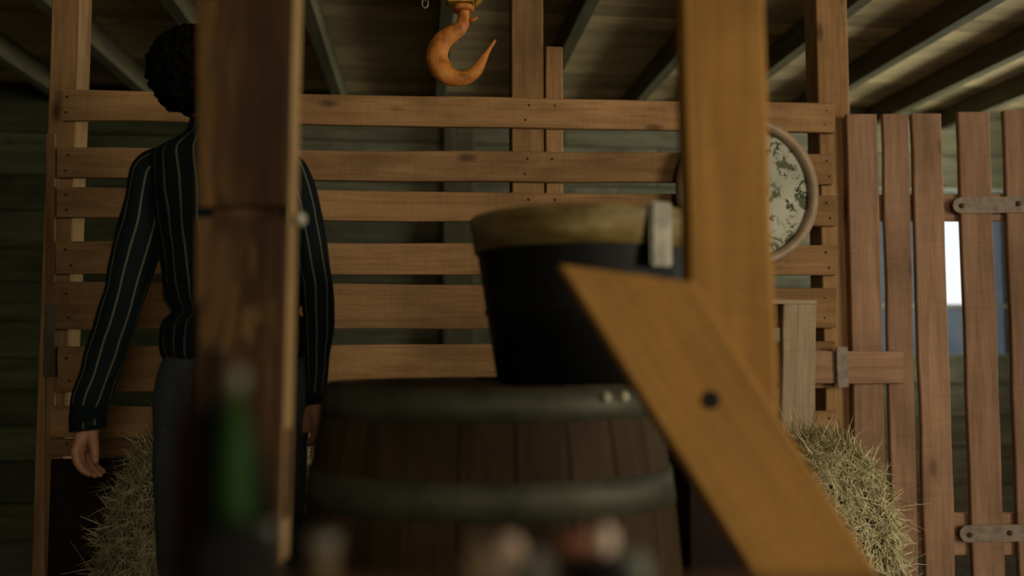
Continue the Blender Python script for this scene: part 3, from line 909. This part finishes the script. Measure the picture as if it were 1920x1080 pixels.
# ---------------------------------------------------------------- front posts
FY = 1.15
def fx(px): return (px - 960) / F * FY
xl0, xl1 = fx(366), fx(537)
zc = at(450, 398, FY).z
zt_ = CEIL - .003
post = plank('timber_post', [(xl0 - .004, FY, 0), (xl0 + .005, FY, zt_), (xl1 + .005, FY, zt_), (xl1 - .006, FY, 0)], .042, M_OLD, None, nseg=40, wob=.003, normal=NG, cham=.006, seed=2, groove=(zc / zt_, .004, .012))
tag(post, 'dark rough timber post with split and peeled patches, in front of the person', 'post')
def strip(name, pts, th, mat, parent, Y_):
    """thin splinter of pale inner wood lying proud of the post face"""
    bm = bmesh.new()
    fr = [bm.verts.new(at(x, y, Y_)) for x, y in pts]
    f = bm.faces.new(fr)
    g = bmesh.ops.extrude_face_region(bm, geom=[f])
    bmesh.ops.translate(bm, vec=(0, th, 0), verts=[v for v in g['geom'] if isinstance(v, bmesh.types.BMVert)])
    c = at(*pts[0], Y_)
    Mo = T(c) @ Matrix.Rotation(-PI / 2, 4, 'Y'); localise(bm, Mo)
    return obj(name, bm, mat, parent, Mo)
M_SPLINT = wood('pale_splintered_wood', (0.05, 0.024, 0.007), (0.10, 0.052, 0.016), (0.17, 0.092, 0.03), var=.2)
for pts in ([(432, 520), (447, 540), (442, 585), (452, 610), (436, 640), (428, 668), (412, 660), (424, 600)],
            [(446, 600), (462, 570), (474, 580), (484, 560), (492, 600), (478, 612), (470, 655), (458, 628), (448, 640)],
            [(492, 575), (506, 556), (522, 570), (524, 625), (514, 650), (506, 612), (498, 632)],
            [(372, 612), (396, 555), (404, 610), (398, 668), (386, 645), (378, 660)],
            [(370, 0), (404, 0), (396, 120), (401, 200), (393, 300), (400, 388), (371, 388)],
            [(369, 408), (396, 408), (386, 480), (390, 540), (368, 570)],
            [(424, 120), (436, 60), (440, 160), (432, 230)], [(468, 440), (480, 470), (476, 530), (466, 500)]):
    strip('splinter', pts, .006, M_SPLINT, post, FY - .003)
M_LIT_EDGE = wood('lit_sawn_edge', (0.22, 0.135, 0.055), (0.31, 0.195, 0.085), (0.38, 0.25, 0.115), var=.05, blotch=.4, knots=0)  # paler sawn edge, with the light on the post's right side put in
plank('edge_strip', [(xl1 - .0005, FY + .002, .70), (xl1 + .0105, FY + .002, zt_), (xl1 + .0105, FY + .041, zt_), (xl1 - .0005, FY + .041, .70)], .004, M_LIT_EDGE, post, nseg=20, wob=.001, normal=(1, 0, 0), cham=.001)
pb = at(560, 411, FY + .02)
bm = bmesh.new(); lathe(bm, [(.010, 0), (.010, .006), (.006, .011)], 10)
obj('bolt', bm, M_PALE, post, T((xl1 + .008, FY + .02, pb.z)) @ Matrix.Rotation(PI / 2, 4, 'Y'))

frame = thing('braced_post', (fx(1360), FY + .06, 0), 'honey-coloured timber post with a wide diagonal brace, front right', 'post')
xr0, xr1 = fx(1271), fx(1437)
zlow = at(1360, 800, FY).z
plank('post', [(xr0 + .014, FY, zlow), (xr0 + .0, FY, zt_), (xr1 - .002, FY, zt_), (xr1 + .016, FY, zlow)], .042, M_HONEY, frame, nseg=20, wob=.002, normal=NG, cham=.008, seed=5)
by = FY - .045
# brace: long edges run down to the right, upper end sawn level
A0, A1 = at(1046, 500, by), at(1400, 1062, by)
B0, B1 = at(1303, 524, by), at(1650, 1082, by)
dA, dB = (A1 - A0).normalized(), (B1 - B0).normalized()
A2, B2 = A0 + dA * ((A0.z - .0) / -dA.z), B0 + dB * ((B0.z - .0) / -dB.z)
br = plank('brace', [A0, A2, B2, B0], .044, M_HONEY, frame, nseg=14, wob=.0015, normal=NG, cham=.006, seed=9)
ph = at(1332, 750, by)
bm = bmesh.new(); lathe(bm, [(.002, -.002), (.0115, -.002), (.0125, .001), (.009, .0015)], 16)
obj('bolt_hole', bm, plain('bolt_hole_black', (.006, .005, .004), .9), br, T(ph) @ Matrix.Rotation(PI / 2, 4, 'X'))

# ---------------------------------------------------------------- near bench and what lies on it
BZ = .83
bench = thing('work_bench', (0, .5, 0), 'narrow wooden bench along the bottom edge carrying bottles and small tools', 'bench')
x0, x1 = -.255, .268
for q in range(3):
    ya = .20 + q * .14
    plank('top_board', [(x0, ya, BZ), (x1, ya, BZ), (x1, ya + .137, BZ), (x0, ya + .137, BZ)], .03, M_BENCH, bench, nseg=6, normal=(0, 0, 1))
for lx in (x0 + .03, x1 - .03):
    for ly in (.24, .58):
        beam('leg', (lx, ly, 0), (lx, ly, BZ - .031), .045, .045, M_BENCH, bench, up=(0, -1, 0), nseg=3)
def bottle(name, px, Y_, ytop, rpx, mat, label, group=None, capmat=None, shoulder=.55):
    u = Y_ / F
    x = (px - 960) * u
    h = at(px, ytop, Y_).z - BZ
    r = rpx * u
    root = thing(name, (x, Y_, BZ), label, 'bottle', group)
    bm = bmesh.new()
    lathe(bm, [(r * .9, 0), (r, .004), (r, h * shoulder), (r * .8, h * (shoulder + .1)), (r * .4, h * (shoulder + .2)), (r * .36, h * .93), (r * .42, h * .94), (r * .42, h * .955)], 28)
    obj('glass', bm, mat, root, T((x, Y_, BZ)))
    bm = bmesh.new(); lathe(bm, [(r * .46, h * .9), (r * .48, h * .905), (r * .48, h * .99), (r * .4, h)], 20)
    obj('cap', bm, capmat or mat, root, T((x, Y_, BZ)))
    return root
bottle('bottle', 447, .57, 690, 34, M_GLASSGREEN, 'green bottle with a pale cap, before the dark post', capmat=plain('dull_cap', (.10, .10, .06), .7), shoulder=.62)
bottle('bottle', 401, .59, 650, 38, M_DARKGLASS, 'near-black bottle left of the green bottle', shoulder=.6)
bottle('bottle', 356, .58, 700, 22, M_REDGLASS, 'slim dark red bottle at the left end of the bench', shoulder=.68)
u6 = .66 / F
def small(name, px, Y_, label, cat):
    return thing(name, ((px - 960) / F * Y_, Y_, BZ), label, cat)
# pale-capped spray can leaning neck
t = small('spray_bottle', 486, .60, 'dark bottle with a pale grey label, right of the green bottle', 'bottle')
bm = bmesh.new(); lathe(bm, [(.014, 0), (.016, .003), (.016, .05), (.009, .065), (.007, .085), (.005, .09)], 20); obj('glass', bm, M_DARKGLASS, t, T(t.location))
bm = bmesh.new(); lathe(bm, [(.0162, .012), (.0166, .013), (.0166, .042), (.0162, .043)], 20)
for f in [f for f in bm.faces if len(f.verts) > 10]: bm.faces.remove(f)
obj('paper_label', bm, plain('faded_label', (.10, .10, .085), .8), t, T(t.location))
# crumpled cloth and small tools: sizes from the picture row of their tops
def lump(name, px, Y_, hwpx, ytop, hd, mat, label, cat, seed, rough=.25):
    u = Y_ / F
    c = Vector(((px - 960) * u, Y_, BZ))
    hh_ = at(px, ytop, Y_).z - BZ
    bm = bmesh.new()
    vs = ball(bm, (0, 0, 0), 1, 1, 1, 4)
    for v in vs:
        d = v.co.copy()
        r = 1 + rough * noise.noise(d * 2.2 + Vector((seed, 0, 0))) + rough * .5 * noise.noise(d * 6)
        v.co = Vector((d.x * hwpx * u * r, d.y * hd * r, max(0, (d.z + .6) / 1.6) * hh_ * r + .001))
    o = obj(name, bm, mat, None, T(c), smooth=True)
    return tag(o, label, cat)
lump('rag', 440, .50, 95, 985, .022, M_CLOTHBLACK, 'crumpled black rag on the bench before the bottles', 'rag', 3)
lump('rag', 1128, .55, 62, 1052, .018, M_CLOTHBLACK, 'small black rag under the pale end of the mallet', 'rag', 8)
t = small('tin_can', 610, .585, 'small dull tin with a pale lid, between the black rag and the barrel', 'tin')
hc_ = at(610, 1000, .585).z - BZ
r_ = 30 * .585 / F
bm = bmesh.new(); lathe(bm, [(r_ * .93, 0), (r_, .001), (r_, hc_ * .72), (r_ * .95, hc_ * .74)], 24); obj('can', bm, plain('tin_ochre', (.06, .038, .014), .6, .1), t, T(t.location))
bm = bmesh.new(); lathe(bm, [(r_ * .9, hc_ * .75), (r_ * 1.05, hc_ * .76), (r_ * 1.05, hc_ * .95), (r_ * .8, hc_)], 24); obj('lid', bm, plain('tin_grey', (.10, .09, .07), .6, .1), t, T(t.location))
t = small('mallet', 1100, .6, 'small mallet with a reddish handle and pale rounded end', 'mallet')
a, b_ = at(1025, 1026, .6), at(1122, 1016, .6)
bm = bmesh.new(); tube(bm, [a, a.lerp(b_, .4), b_], [.005, .007, .009], None, 14); localise(bm, T(a)); obj('handle', bm, plain('reddish_handle', (.13, .045, .018), .5), t, T(a))
e = at(1133, 1014, .6)
bm = bmesh.new(); ball(bm, e, .0085, .011, .0115, 3); localise(bm, T(e)); obj('knob', bm, plain('pale_pink_rubber', (.5, .38, .30), .6), t, T(e))
bm = bmesh.new(); box(bm, (-.014, -.012, 0), (.014, .012, at(1078, 1022, .6).z - BZ - .006), .002); obj('rest_block', bm, M_CHEST, t, T((at(1075, 1022, .6).x, .6, BZ)))
lump('twine_ball', 954, .585, 34, 1005, .0135, plain('pale_twine', (.40, .29, .21), .9, mottled=.3, scale=200), 'ball of pale twine on the bench before the barrel', 'twine', 4, .06)
lump('glove', 902, .59, 34, 1018, .018, plain('tan_leather', (.20, .14, .075), .85, mottled=.3, scale=60), 'crumpled tan glove left of the twine ball', 'glove', 6, .3)
lump('rag', 1006, .57, 36, 1042, .016, plain('grey_cloth', (.13, .12, .095), .9), 'grey rag right of the twine ball', 'rag', 12, .3)
lump('rag', 1180, .59, 34, 1036, .012, plain('grey_green_cloth', (.12, .13, .10), .9), 'little grey-green rag right of the mallet knob', 'rag', 15, .25)
